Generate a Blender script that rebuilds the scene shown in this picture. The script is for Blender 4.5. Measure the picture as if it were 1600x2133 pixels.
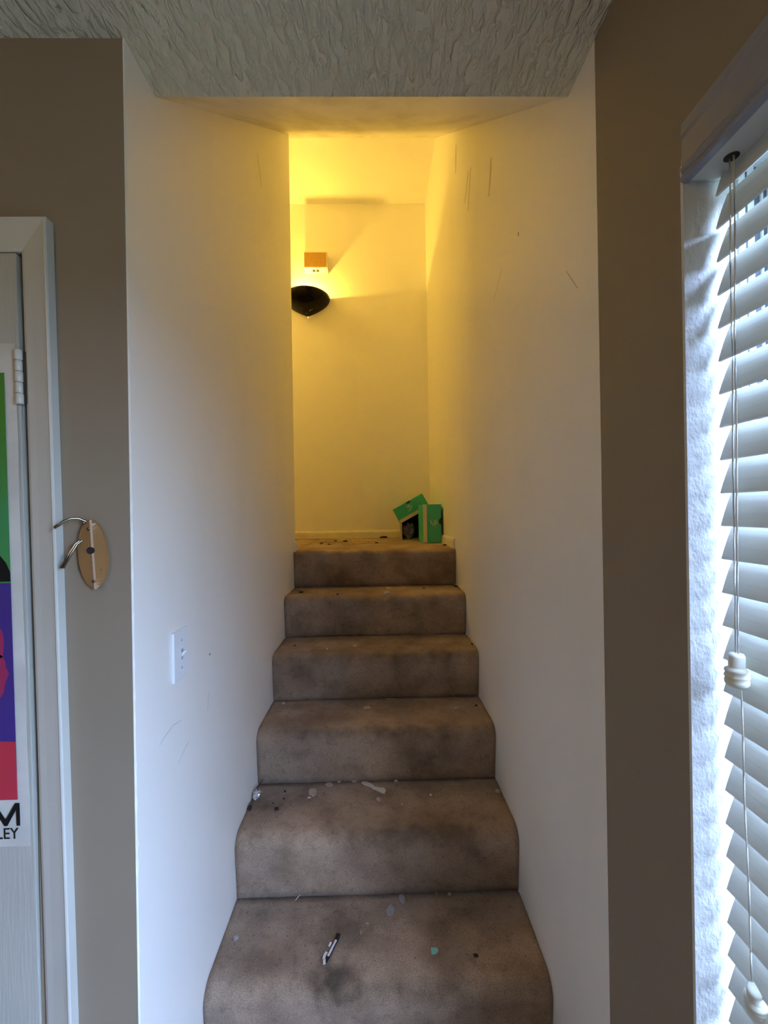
import bpy, bmesh, math, random
from mathutils import Vector, Matrix, noise

for o in list(bpy.data.objects):
    bpy.data.objects.remove(o)
C = bpy.context.scene.collection
S = bpy.context.scene
R = math.radians
rnd = random.Random(7)
EYE = 1.637

# ------------------------------------------------------------------ camera
cam_d = bpy.data.cameras.new('camera')
cam = bpy.data.objects.new('camera', cam_d)
C.objects.link(cam)
cam_d.sensor_fit = 'HORIZONTAL'
cam_d.sensor_width = 36.0
cam_d.lens = 20.25
cam_d.clip_start = 0.02
PITCH, YAW, ROLL = 0.0, 0.95, 0.92
cam.matrix_world = (Matrix.Translation((0, 0, EYE)) @ Matrix.Rotation(R(-YAW), 4, 'Z')
                    @ Matrix.Rotation(R(90 + PITCH), 4, 'X') @ Matrix.Rotation(R(-ROLL), 4, 'Z'))
S.camera = cam

# ------------------------------------------------------------------ sky
W = bpy.data.worlds.new('sky')
S.world = W
W.use_nodes = True
wn = W.node_tree
bg = wn.nodes['Background']
sky = wn.nodes.new('ShaderNodeTexSky')
sky.sky_type = 'NISHITA'
sky.sun_disc = False
sky.sun_elevation = R(42)
sky.sun_rotation = R(200)
sky.air_density = 1.0
sky.dust_density = 3.0
SKY_MIX, SKY_POWER = 0.6, 6.0
mixw = wn.nodes.new('ShaderNodeMixRGB')
mixw.inputs[0].default_value = SKY_MIX
mixw.inputs[2].default_value = (4.2, 5.9, 10.6, 1)      # thin bright overcast over the blue
wn.links.new(sky.outputs[0], mixw.inputs[1])
wn.links.new(mixw.outputs[0], bg.inputs[0])
bg.inputs[1].default_value = SKY_POWER


def portal(name, loc, rot, sx, sy):
    l = bpy.data.lights.new(name, 'AREA')
    l.shape = 'RECTANGLE'
    l.size, l.size_y = sx, sy
    l.cycles.is_portal = True
    o = bpy.data.objects.new(name, l)
    C.objects.link(o)
    o.location = loc
    o.rotation_euler = rot
    return o


RY0_ = -2.6
WIN_Y0, WIN_Y1, WIN_Z0, WIN_Z1 = 0.100, 0.594, 0.45, 2.110
portal('window_daylight', (0.66, (WIN_Y0 + WIN_Y1) / 2, (WIN_Z0 + WIN_Z1) / 2), (0, R(90), 0), WIN_Z1 - WIN_Z0, WIN_Y1 - WIN_Y0)

W2Y0, W2Y1, W2Z0, W2Z1 = -0.52, 0.060, 0.45, 2.11      # unseen uncovered window beside the camera, added for more daylight
portal('added_window_daylight', (0.66, (W2Y0 + W2Y1) / 2, (W2Z0 + W2Z1) / 2), (0, R(90), 0), W2Z1 - W2Z0, W2Y1 - W2Y0)

S.view_settings.view_transform = 'Standard'
S.view_settings.look = 'None'
S.view_settings.gamma = 1.0
S.view_settings.use_curve_mapping = False
S.view_settings.exposure = 0.0
try:
    S.cycles.use_denoising = True
    S.cycles.max_bounces = 14
    S.cycles.diffuse_bounces = 8
    S.cycles.glossy_bounces = 4
    S.cycles.transparent_max_bounces = 12
    S.cycles.caustics_reflective = False
    S.cycles.caustics_refractive = False
    S.cycles.sample_clamp_indirect = 6.0
except Exception:
    pass

BULB_COL = (1.0, 0.62, 0.085)
BULB_W = 98.0
HALL_LAMP = 115.0
ROOM_FILL = 48.0  # strength of the added warm fill behind the camera


# ------------------------------------------------------------------ materials
def nodes(m):
    m.use_nodes = True
    return m.node_tree, m.node_tree.nodes['Principled BSDF']


def setin(b, **kw):
    for k, v in kw.items():
        b.inputs[k.replace('_', ' ')].default_value = v


def mat(name, col, rough=0.6, col2=None, scale=8.0, bump=0.0, bscale=60.0, metal=0.0, spec=0.5, stretch=(1, 1, 1),
        bstretch=(1, 1, 1), lo=0.35, hi=0.7, detail=6.0, bdist=0.002):
    m = bpy.data.materials.new(name)
    t, b = nodes(m)
    L = t.links.new
    setin(b, Base_Color=(*col, 1), Roughness=rough, Metallic=metal)
    b.inputs['Specular IOR Level'].default_value = spec
    tc = t.nodes.new('ShaderNodeTexCoord')
    if col2:
        mp = t.nodes.new('ShaderNodeMapping')
        mp.inputs['Scale'].default_value = stretch
        n = t.nodes.new('ShaderNodeTexNoise')
        n.inputs['Scale'].default_value = scale
        n.inputs['Detail'].default_value = detail
        r = t.nodes.new('ShaderNodeValToRGB')
        r.color_ramp.elements[0].position = lo
        r.color_ramp.elements[1].position = hi
        r.color_ramp.elements[0].color = (*col, 1)
        r.color_ramp.elements[1].color = (*col2, 1)
        L(tc.outputs['Object'], mp.inputs[0])
        L(mp.outputs[0], n.inputs['Vector'])
        L(n.outputs[0], r.inputs[0])
        L(r.outputs[0], b.inputs['Base Color'])
    if bump:
        mp2 = t.nodes.new('ShaderNodeMapping')
        mp2.inputs['Scale'].default_value = bstretch
        n2 = t.nodes.new('ShaderNodeTexNoise')
        n2.inputs['Scale'].default_value = bscale
        n2.inputs['Detail'].default_value = 4.0
        bp = t.nodes.new('ShaderNodeBump')
        bp.inputs['Strength'].default_value = bump
        bp.inputs['Distance'].default_value = bdist
        L(tc.outputs['Object'], mp2.inputs[0])
        L(mp2.outputs[0], n2.inputs['Vector'])
        L(n2.outputs[0], bp.inputs['Height'])
        L(bp.outputs[0], b.inputs['Normal'])
    return m


def carpet_material():
    m = bpy.data.materials.new('worn_carpet')
    t, b = nodes(m)
    L = t.links.new
    N = t.nodes.new
    setin(b, Roughness=1.0)
    b.inputs['Specular IOR Level'].default_value = 0.05
    try:
        b.inputs['Sheen Weight'].default_value = 0.15
        b.inputs['Sheen Roughness'].default_value = 0.6
    except Exception:
        pass
    tc = N('ShaderNodeTexCoord')

    def noi(scale, detail=5, stretch=None):
        n = N('ShaderNodeTexNoise')
        n.inputs['Scale'].default_value = scale
        n.inputs['Detail'].default_value = detail
        if stretch:
            mp = N('ShaderNodeMapping')
            mp.inputs['Scale'].default_value = stretch
            L(tc.outputs['Object'], mp.inputs[0])
            L(mp.outputs[0], n.inputs['Vector'])
        else:
            L(tc.outputs['Object'], n.inputs['Vector'])
        return n

    def ramp(src, a, bb, ca, cb):
        r = N('ShaderNodeValToRGB')
        r.color_ramp.elements[0].position = a
        r.color_ramp.elements[1].position = bb
        r.color_ramp.elements[0].color = (*ca, 1)
        r.color_ramp.elements[1].color = (*cb, 1)
        L(src, r.inputs[0])
        return r

    def mul(a, bsock, f=1.0):
        x = N('ShaderNodeMixRGB')
        x.blend_type = 'MULTIPLY'
        x.inputs[0].default_value = f
        L(a, x.inputs[1])
        L(bsock, x.inputs[2])
        return x.outputs[0]
    base = ramp(noi(4.0).outputs[0], 0.3, 0.72, CARPET_A, CARPET_B)
    fib = ramp(noi(420.0, 3).outputs[0], 0.35, 0.65, (0.72, 0.72, 0.72), (1.25, 1.25, 1.25))
    blot = ramp(noi(9.0, 9).outputs[0], 0.34, 0.60, (0.62, 0.585, 0.555), (1, 1, 1))
    spk = ramp(noi(48.0, 8).outputs[0], 0.30, 0.46, (0.62, 0.6, 0.58), (1, 1, 1))
    col = mul(mul(mul(base.outputs[0], fib.outputs[0]), blot.outputs[0]), spk.outputs[0], 0.55)
    # worn and spilled patches that have a shape of their own
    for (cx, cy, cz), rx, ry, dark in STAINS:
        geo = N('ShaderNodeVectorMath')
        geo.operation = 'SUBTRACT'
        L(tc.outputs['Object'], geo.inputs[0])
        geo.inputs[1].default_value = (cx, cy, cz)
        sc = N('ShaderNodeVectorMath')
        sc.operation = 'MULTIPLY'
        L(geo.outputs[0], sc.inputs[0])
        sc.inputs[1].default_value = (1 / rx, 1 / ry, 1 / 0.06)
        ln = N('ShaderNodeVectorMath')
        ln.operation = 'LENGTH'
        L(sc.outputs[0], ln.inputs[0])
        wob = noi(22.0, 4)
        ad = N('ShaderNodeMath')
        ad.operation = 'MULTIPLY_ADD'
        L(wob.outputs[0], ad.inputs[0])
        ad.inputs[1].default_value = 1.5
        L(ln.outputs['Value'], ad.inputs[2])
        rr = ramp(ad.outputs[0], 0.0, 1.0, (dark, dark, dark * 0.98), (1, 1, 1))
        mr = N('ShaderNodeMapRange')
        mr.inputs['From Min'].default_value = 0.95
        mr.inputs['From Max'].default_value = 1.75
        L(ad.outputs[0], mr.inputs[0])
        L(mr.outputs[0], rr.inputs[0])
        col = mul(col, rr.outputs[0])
    L(col, b.inputs['Base Color'])
    bn = noi(300.0, 3)
    bl = noi(25.0, 3)
    sm = N('ShaderNodeMath')
    sm.operation = 'MULTIPLY_ADD'
    L(bl.outputs[0], sm.inputs[0])
    sm.inputs[1].default_value = 2.0
    L(bn.outputs[0], sm.inputs[2])
    bp = N('ShaderNodeBump')
    bp.inputs['Strength'].default_value = 0.7
    bp.inputs['Distance'].default_value = 0.003
    L(sm.outputs[0], bp.inputs['Height'])
    L(bp.outputs[0], b.inputs['Normal'])
    return m


def ceiling_material():
    m = bpy.data.materials.new('textured_ceiling')
    t, b = nodes(m)
    L = t.links.new
    N = t.nodes.new
    setin(b, Base_Color=(0.74, 0.74, 0.60, 1), Roughness=0.85)
    tc = N('ShaderNodeTexCoord')
    mp = N('ShaderNodeMapping')
    mp.inputs['Rotation'].default_value = (0, 0, R(-22))
    mp.inputs['Scale'].default_value = (70, 26, 20)
    n = N('ShaderNodeTexNoise')
    n.inputs['Scale'].default_value = 1.0
    n.inputs['Detail'].default_value = 3.0
    n.inputs['Distortion'].default_value = 0.6
    r = N('ShaderNodeValToRGB')
    r.color_ramp.elements[0].position = 0.42
    r.color_ramp.elements[1].position = 0.68
    n2 = N('ShaderNodeTexNoise')
    n2.inputs['Scale'].default_value = 160
    ad = N('ShaderNodeMath')
    ad.operation = 'MULTIPLY_ADD'
    ad.inputs[1].default_value = 0.12
    bp = N('ShaderNodeBump')
    bp.inputs['Strength'].default_value = 1.0
    bp.inputs['Distance'].default_value = 0.006
    L(tc.outputs['Object'], mp.inputs[0])
    L(mp.outputs[0], n.inputs['Vector'])
    L(tc.outputs['Object'], n2.inputs['Vector'])
    L(n.outputs[0], r.inputs[0])
    L(n2.outputs[0], ad.inputs[0])
    L(r.outputs[0], ad.inputs[2])
    L(ad.outputs[0], bp.inputs['Height'])
    L(bp.outputs[0], b.inputs['Normal'])
    return m


def glass_material():
    m = bpy.data.materials.new('window_glass')
    m.use_nodes = True
    t = m.node_tree
    t.nodes.clear()
    o = t.nodes.new('ShaderNodeOutputMaterial')
    tr = t.nodes.new('ShaderNodeBsdfTransparent')
    tr.inputs[0].default_value = (0.96, 0.98, 0.97, 1)
    gl = t.nodes.new('ShaderNodeBsdfGlossy')
    gl.inputs['Roughness'].default_value = 0.02
    fr = t.nodes.new('ShaderNodeFresnel')
    fr.inputs[0].default_value = 1.45
    mx = t.nodes.new('ShaderNodeMixShader')
    ge = t.nodes.new('ShaderNodeNewGeometry')
    inv = t.nodes.new('ShaderNodeMath')
    inv.operation = 'SUBTRACT'
    inv.inputs[0].default_value = 1.0
    t.links.new(ge.outputs['Backfacing'], inv.inputs[1])
    mu = t.nodes.new('ShaderNodeMath')
    mu.operation = 'MULTIPLY'
    t.links.new(fr.outputs[0], mu.inputs[0])
    t.links.new(inv.outputs[0], mu.inputs[1])
    t.links.new(mu.outputs[0], mx.inputs[0])
    t.links.new(tr.outputs[0], mx.inputs[1])
    t.links.new(gl.outputs[0], mx.inputs[2])
    t.links.new(mx.outputs[0], o.inputs[0])
    return m


def slat_material():
    m = mat('white_faux_wood', (0.70, 0.70, 0.66), 0.42, (0.64, 0.645, 0.61), 5.0, 0.06, 40, stretch=(6, 0.6, 60), bstretch=(1, 1, 14))
    t = m.node_tree
    b = t.nodes['Principled BSDF']
    tl = t.nodes.new('ShaderNodeBsdfTranslucent')
    tl.inputs[0].default_value = (0.85, 0.92, 0.85, 1)
    mx = t.nodes.new('ShaderNodeMixShader')
    mx.inputs[0].default_value = 0.10
    out = t.nodes['Material Output']
    t.links.new(b.outputs[0], mx.inputs[1])
    t.links.new(tl.outputs[0], mx.inputs[2])
    t.links.new(mx.outputs[0], out.inputs[0])
    return m


def emit(name, col, power):
    m = bpy.data.materials.new(name)
    t, b = nodes(m)
    setin(b, Base_Color=(*col, 1), Emission_Color=(*col, 1), Emission_Strength=power)
    return m


# tread heights and nosing positions of the flight (0 = landing)
def tz(k): return 1.431 - 0.1995 * k
def ny(k): return 2.362 - 0.2535 * k


CARPET_A, CARPET_B = (0.275, 0.196, 0.140), (0.42, 0.31, 0.225)
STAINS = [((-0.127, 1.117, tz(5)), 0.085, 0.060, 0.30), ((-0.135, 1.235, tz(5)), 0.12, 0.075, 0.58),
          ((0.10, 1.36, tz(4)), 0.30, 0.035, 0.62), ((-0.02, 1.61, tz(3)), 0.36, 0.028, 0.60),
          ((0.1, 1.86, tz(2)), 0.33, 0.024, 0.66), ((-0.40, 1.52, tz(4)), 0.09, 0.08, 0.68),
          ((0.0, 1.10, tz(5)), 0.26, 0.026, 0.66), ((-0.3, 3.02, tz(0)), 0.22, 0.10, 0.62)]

M = {}
M['carpet'] = carpet_material()
M['stairwall'] = mat('white_satin_paint', (0.86, 0.84, 0.785), 0.36, (0.82, 0.80, 0.74), 2.2, 0.10, 16, spec=0.5,
                     stretch=(1.6, 1.6, 0.7), lo=0.52, hi=0.75)
M['soffit'] = mat('brushed_patch_paint', (0.78, 0.75, 0.68), 0.42, (0.47, 0.42, 0.33), 2.4, 0.25, 5, stretch=(3.0, 0.6, 0.3),
                  bstretch=(2.5, 0.6, 0.3), lo=0.45, hi=0.75)
M['tan'] = mat('tan_wall_paint', (0.255, 0.207, 0.150), 0.62, (0.24, 0.195, 0.14), 3, 0.12, 90)
M['ceiling'] = ceiling_material()
M['plaster'] = mat('rough_white_plaster', (0.64, 0.66, 0.65), 0.6, None, bump=0.9, bscale=130, bdist=0.003, bstretch=(1, 1, 0.7))
M['trim'] = mat('white_gloss_trim', (0.60, 0.59, 0.53), 0.28, (0.53, 0.52, 0.46), 3, 0.15, 25, bstretch=(1, 1, 0.15))
M['baseboard'] = mat('cream_baseboard_paint', (0.78, 0.74, 0.62), 0.4, (0.68, 0.62, 0.50), 9)
M['door'] = mat('painted_door', (0.44, 0.43, 0.375), 0.5, (0.41, 0.40, 0.35), 6, 0.35, 220, bstretch=(1, 1, 0.06))
M['gap'] = mat('dark_gap', (0.035, 0.028, 0.018), 0.9)
M['blind'] = slat_material()
M['valance'] = mat('grey_valance', (0.26, 0.265, 0.31), 0.3, (0.23, 0.235, 0.28), 6, spec=0.6)
M['cord'] = mat('white_cord', (0.74, 0.74, 0.66), 0.8, None, bump=0.4, bscale=900)
M['tassel'] = mat('cream_tassel', (0.72, 0.74, 0.64), 0.45, (0.60, 0.56, 0.36), 30, 0.2, 60, lo=0.5, hi=0.8)
M['vinyl'] = mat('white_vinyl', (0.80, 0.82, 0.82), 0.4)
M['track'] = mat('grey_track', (0.09, 0.11, 0.14), 0.5)
M['glass'] = glass_material()
M['black'] = mat('black_glass', (0.002, 0.0015, 0.002), 0.05, spec=0.12)
M['chipped'] = mat('bare_chip', (0.25, 0.22, 0.2), 0.5)
M['bulb'] = emit('bulb_glow', (1.0, 0.72, 0.30), 30)
M['gold'] = mat('gold_grille_cloth', (0.40, 0.22, 0.045), 0.7, (0.50, 0.30, 0.07), 90, 0.5, 400)
M['ivory'] = mat('ivory_plastic', (0.78, 0.72, 0.50), 0.5)
M['dark'] = mat('dark_hole', (0.015, 0.012, 0.012), 0.9)
M['switch'] = mat('switch_plastic', (0.80, 0.82, 0.84), 0.3)
M['screw'] = mat('painted_screw', (0.45, 0.47, 0.5), 0.4)
M['wood'] = mat('pale_varnished_wood', (0.30, 0.165, 0.062), 0.38, (0.24, 0.125, 0.045), 14, 0.08, 60, stretch=(5, 5, 0.6))
M['woodspot'] = mat('dark_wood_stain', (0.26, 0.13, 0.04), 0.5)
M['steel'] = mat('worn_steel', (0.25, 0.22, 0.17), 0.25, metal=1.0)
M['green'] = mat('green_cardboard', (0.035, 0.42, 0.26), 0.5, (0.04, 0.38, 0.235), 12)
M['cream'] = mat('cream_cardboard', (0.62, 0.58, 0.44), 0.6)
M['mark'] = mat('pale_print', (0.50, 0.62, 0.46), 0.6)
M['cardin'] = mat('dark_cardboard', (0.035, 0.025, 0.025), 0.9)
M['cardgrey'] = mat('grey_cardboard', (0.30, 0.28, 0.27), 0.8)
M['tissue'] = mat('lavender_tissue', (0.25, 0.22, 0.34), 0.8, (0.18, 0.16, 0.24), 20, 0.6, 60)
M['foil'] = mat('crumpled_foil', (0.80, 0.84, 0.90), 0.22, metal=0.7, bump=0.8, bscale=90)
M['silver'] = mat('silver_film', (0.78, 0.81, 0.86), 0.3, metal=0.15)
M['chip'] = mat('white_paint_flake', (0.66, 0.62, 0.55), 0.7)
M['leaf'] = mat('dry_pinkish_leaf', (0.52, 0.42, 0.37), 0.9, (0.42, 0.33, 0.28), 60)
M['greyflake'] = mat('grey_flake', (0.33, 0.32, 0.33), 0.9, (0.27, 0.26, 0.27), 60)
M['crumb'] = mat('dark_crumb', (0.03, 0.018, 0.012), 0.9)
M['aqua'] = mat('aqua_plastic', (0.20, 0.55, 0.50), 0.45)
M['blackplastic'] = mat('black_plastic', (0.006, 0.006, 0.008), 0.35)
M['p_white'] = mat('poster_white', (0.63, 0.62, 0.56), 0.45, (0.50, 0.49, 0.44), 9)
M['p_green'] = mat('poster_green', (0.06, 0.20, 0.022), 0.4, (0.045, 0.25, 0.09), 3, stretch=(1, 1, 1.5))
M['p_black'] = mat('poster_black', (0.004, 0.004, 0.006), 0.4)
M['p_purple'] = mat('poster_purple', (0.055, 0.022, 0.16), 0.4, (0.045, 0.03, 0.22), 4)
M['p_red'] = mat('poster_red', (0.42, 0.03, 0.06), 0.4, (0.50, 0.035, 0.05), 4)
M['p_splash'] = mat('poster_crimson', (0.30, 0.025, 0.09), 0.4)
M['ground'] = mat('outside_ground', (0.15, 0.145, 0.12), 0.9, (0.10, 0.115, 0.07), 2)
M['railing'] = mat('grey_white_railing', (0.085, 0.10, 0.125), 0.6, (0.07, 0.085, 0.10), 4)
M['scuff'] = mat('scuff', (0.64, 0.59, 0.46), 0.6)
M['scuff2'] = mat('scuff_grey', (0.52, 0.52, 0.54), 0.6)


# ------------------------------------------------------------------ helpers
def obj(name, bm, m, parent=None, smooth=False, kind=None, loc=None):
    me = bpy.data.meshes.new(name)
    bmesh.ops.recalc_face_normals(bm, faces=bm.faces)
    bm.to_mesh(me)
    bm.free()
    if smooth:
        for p in me.polygons:
            p.use_smooth = True
    me.materials.append(M[m] if isinstance(m, str) else m)
    o = bpy.data.objects.new(name, me)
    C.objects.link(o)
    if parent:
        o.parent = parent
    if kind:
        o['kind'] = kind
    if loc:
        o.location = loc
    return o


def empty(name, loc=(0, 0, 0), label=None, cat=None, group=None, kind=None):
    o = bpy.data.objects.new(name, None)
    C.objects.link(o)
    o.location = loc
    o.empty_display_size = 0.05
    return tag(o, label, cat, group, kind)


def tag(o, label=None, cat=None, group=None, kind=None):
    for k, v in (('label', label), ('category', cat), ('group', group), ('kind', kind)):
        if v:
            o[k] = v
    return o


def bx(bm, x0, x1, y0, y1, z0, z1, bevel=0.0):
    vs = [bm.verts.new(p) for p in ((x0, y0, z0), (x1, y0, z0), (x1, y1, z0), (x0, y1, z0),
                                    (x0, y0, z1), (x1, y0, z1), (x1, y1, z1), (x0, y1, z1))]
    fs = [bm.faces.new([vs[i] for i in f]) for f in ((0, 1, 2, 3), (4, 7, 6, 5), (0, 4, 5, 1), (1, 5, 6, 2), (2, 6, 7, 3), (3, 7, 4, 0))]
    if bevel:
        es = {e for f in fs for e in f.edges}
        bmesh.ops.bevel(bm, geom=list(es), offset=bevel, segments=2, affect='EDGES', profile=0.6)
    return bm


def box(x0, x1, y0, y1, z0, z1, bevel=0.0):
    return bx(bmesh.new(), x0, x1, y0, y1, z0, z1, bevel)


def prism(bm, pts, axis, a, b):
    """extrude a closed 2-D outline along an axis: pts are (x,z) for 'y', (y,z) for 'x', (x,y) for 'z'"""
    def P(p, t):
        return {'y': (p[0], t, p[1]), 'x': (t, p[0], p[1]), 'z': (p[0], p[1], t)}[axis]
    A = [bm.verts.new(P(p, a)) for p in pts]
    B = [bm.verts.new(P(p, b)) for p in pts]
    bm.faces.new(A)
    bm.faces.new(B[::-1])
    n = len(pts)
    for i in range(n):
        bm.faces.new((A[i], B[i], B[(i + 1) % n], A[(i + 1) % n]))
    return bm


def tube(bm, pts, r, n=8):
    pts = [Vector(p) for p in pts]
    rings = []
    up = Vector((0, 0, 1))
    for i, p in enumerate(pts):
        d = (pts[min(i + 1, len(pts) - 1)] - pts[max(i - 1, 0)]).normalized()
        a = d.cross(up)
        if a.length < 1e-3:
            a = d.cross(Vector((1, 0, 0)))
        a.normalize()
        b = d.cross(a).normalized()
        rr = r[i] if isinstance(r, (list, tuple)) else r
        rings.append([bm.verts.new(p + (a * math.cos(t) + b * math.sin(t)) * rr) for t in [2 * math.pi * k / n for k in range(n)]])
    for i in range(len(rings) - 1):
        for k in range(n):
            bm.faces.new((rings[i][k], rings[i][(k + 1) % n], rings[i + 1][(k + 1) % n], rings[i + 1][k]))
    bm.faces.new(rings[0])
    bm.faces.new(rings[-1][::-1])
    return bm


def lathe(bm, prof, c=(0, 0, 0), n=24, axis='z'):
    rings = []
    for r, h in prof:
        ring = []
        for k in range(n):
            t = 2 * math.pi * k / n
            if axis == 'z':
                p = (c[0] + r * math.cos(t), c[1] + r * math.sin(t), c[2] + h)
            elif axis == 'y':
                p = (c[0] + r * math.cos(t), c[1] + h, c[2] + r * math.sin(t))
            else:
                p = (c[0] + h, c[1] + r * math.cos(t), c[2] + r * math.sin(t))
            ring.append(bm.verts.new(p))
        rings.append(ring)
    for i in range(len(rings) - 1):
        for k in range(n):
            bm.faces.new((rings[i][k], rings[i][(k + 1) % n], rings[i + 1][(k + 1) % n], rings[i + 1][k]))
    bm.faces.new(rings[0])
    bm.faces.new(rings[-1][::-1])
    return bm


def struct(name, bm, m, parent=None, smooth=False):
    return obj(name, bm, m, parent, smooth, kind=None if parent else 'structure')


# ------------------------------------------------------------------ room shell
XL, XR = -0.459, 0.430            # inner faces of the stairwell's side walls
YF = 0.817                        # front wall plane, where the stairwell opens
YB = 3.490                        # far wall of the landing
ZC = 2.532                        # room ceiling
ZU = 4.127                        # landing ceiling
RX0, RY0 = -2.6, -2.6             # the rest of the room

# room floor and the ceiling that runs on a little into the stairwell
struct('floor', box(RX0, XR + 0.15, RY0, YF + 0.06, -0.08, 0.0), 'carpet')
bm = box(RX0 - 0.12, XR + 0.15, RY0 - 0.12, YF, ZC, ZC + 0.05)
bx(bm, XL, XR, YF, 0.931, ZC, ZC + 0.05)
struct('ceiling', bm, 'ceiling')
# sloped soffit over the flight, then the landing's own ceiling
ss = (ZU - ZC) / (2.876 - 0.931)
bm = bmesh.new()
prism(bm, [(0.931, ZC), (2.876, ZU), (2.80, ZU + 0.06), (0.88, ZC + 0.05), (0.931, ZC + 0.05)], 'x', -1.9, XR + 0.05)
struct('ceiling_stair_slope', bm, 'soffit')
struct('ceiling_landing', box(-1.9, XR + 0.1, 2.78, YB + 0.1, ZU, ZU + 0.08), 'stairwall')

# front wall of the room with the door opening cut in it
DX0, DX1, DZ = -1.460, -0.640, 2.150
bm = box(DX1, XL - 0.0028, YF, YF + 0.115, 0, ZC)
bx(bm, RX0, DX0, YF, YF + 0.115, 0, ZC)
bx(bm, DX0, DX1, YF, YF + 0.115, DZ, ZC)
struct('wall_front', bm, 'tan')
struct('wall_back', box(RX0, XR + 0.15, RY0 - 0.12, RY0, 0, ZC), 'tan')
struct('wall_left', box(RX0 - 0.12, RX0, RY0 - 0.12, YF + 0.115, 0, ZC), 'tan')

# stairwell side walls: left one ends at the landing, slightly chipped front arris
def chipped_wall():
    bm = bmesh.new()
    ys, ye, x0, x1 = YF - 0.0008, 2.425, XL - 0.110, XL
    zs = [0 + (4.2) * i / 420 for i in range(421)]
    def edge(z):
        v = noise.noise(Vector((0.3, 2.1, z * 60))) + 0.5 * noise.noise(Vector((4.3, 1.1, z * 170)))
        d = max(0.0, v - 0.30) * 0.006
        for zc, a in ((1.657, .0045), (1.60, .003), (1.17, .003), (1.02, .0035), (0.985, .003), (1.30, .002)):
            d += a * math.exp(-((z - zc) / 0.006) ** 2)
        return d
    prev = None
    for z in zs:
        e = edge(z)
        ring = [bm.verts.new(p) for p in ((x1, ye, z), (x1, ys + 0.0025 + e, z), (x1 - 0.0012 - min(e, 0.0012), ys, z), (x1 - 0.0028, ys, z),
                                          (x1 - 0.0028, ys + 0.03, z), (x1 - 0.0028, ye, z))]
        if prev:
            for i in range(6):
                bm.faces.new((prev[i], prev[(i + 1) % 6], ring[(i + 1) % 6], ring[i]))
        else:
            bm.faces.new(ring)
        prev = ring
    bm.faces.new(prev[::-1])
    bx(bm, x0, x1 - 0.0028, YF + 0.116, ye, 0, 4.2)
    bx(bm, x0, x1 - 0.0028, YF, YF + 0.116, ZC + 0.06, 4.2)
    return bm


wl = struct('wall_stair_left', chipped_wall(), 'stairwall')
wr = struct('wall_stair_right', box(XR, XR + 0.12, YF + 0.0015, YB + 0.1, 0, 4.25), 'stairwall')
struct('wall_landing_far', box(-1.9, XR, YB, YB + 0.1, 1.2, 4.25), 'stairwall')
struct('wall_landing_left', box(-2.0, -1.9, 2.30, YB + 0.1, 1.2, 4.25), 'stairwall')
struct('wall_landing_front', box(-1.9, XL - 0.111, 2.310, 2.424, 1.2, 4.25), 'stairwall')

# right wall of the room around the window
bm = box(XR, XR + 0.15, WIN_Y1, YF, 0, ZC)
bx(bm, XR, XR + 0.15, W2Y0, WIN_Y1, WIN_Z1, ZC)
bx(bm, XR, XR + 0.15, W2Y0, WIN_Y1, 0, WIN_Z0)
bx(bm, XR, XR + 0.15, W2Y1, WIN_Y0, W2Z0, W2Z1)
bx(bm, XR, XR + 0.15, RY0, W2Y0, 0, ZC)
struct('wall_right', bm, 'tan')

# worn spots, scuffs and a nail hole in the stairwell paint
def scuff(parent, x, pts, w, m):
    bm = bmesh.new()
    s = 0.0004 if x < 0 else -0.0004
    a = []
    n = len(pts)
    for i, (y, z) in enumerate(pts):
        y2, z2 = pts[min(i + 1, n - 1)]
        y1, z1 = pts[max(i - 1, 0)]
        d = Vector((y2 - y1, z2 - z1)).normalized()
        ww = w * (0.25 + 0.75 * math.sin(math.pi * (i + 0.5) / n))
        a.append((Vector((y, z)) + Vector((-d.y, d.x)) * ww, Vector((y, z)) - Vector((-d.y, d.x)) * ww))
    out = [p[0] for p in a] + [p[1] for p in a[::-1]]
    prism(bm, [(p.x, p.y) for p in out], 'x', x, x + s)
    return obj('scuff_mark', bm, m, parent)


scuff(wl, XL, [(1.168, 1.163), (1.163, 1.14), (1.157, 1.117)], 0.0006, 'scuff2')
scuff(wl, XL, [(1.006, 1.164), (0.965, 1.172), (0.925, 1.166), (0.905, 1.160)], 0.0007, 'scuff2')
scuff(wl, XL, [(1.039, 1.096), (1.015, 1.088), (0.988, 1.074)], 0.0008, 'scuff2')
scuff(wl, XL, [(1.75, 3.09), (1.78, 3.05), (1.812, 3.0)], 0.004, 'scuff')
scuff(wl, XL, [(1.179, 1.262), (1.179, 1.259), (1.179, 1.256)], 0.0022, 'crumb')
for pts, w in (([(1.907, 3.143), (1.93, 3.12), (1.994, 3.06)], .010), ([(1.86, 3.12), (1.90, 3.05), (1.93, 2.98)], .009),
               ([(1.543, 2.90), (1.55, 2.86), (1.58, 2.79)], .011), ([(1.437, 2.443), (1.49, 2.41), (1.542, 2.385)], .0014),
               ([(0.954, 2.166), (0.925, 2.13), (0.903, 2.102)], .0016), ([(2.178, 3.49), (2.19, 3.42), (2.20, 3.36)], .013)):
    scuff(wr, XR, pts, w, 'scuff')
scuff(wr, XR, [(1.266, 2.455), (1.266, 2.449), (1.266, 2.443)], 0.002, 'crumb')

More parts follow.
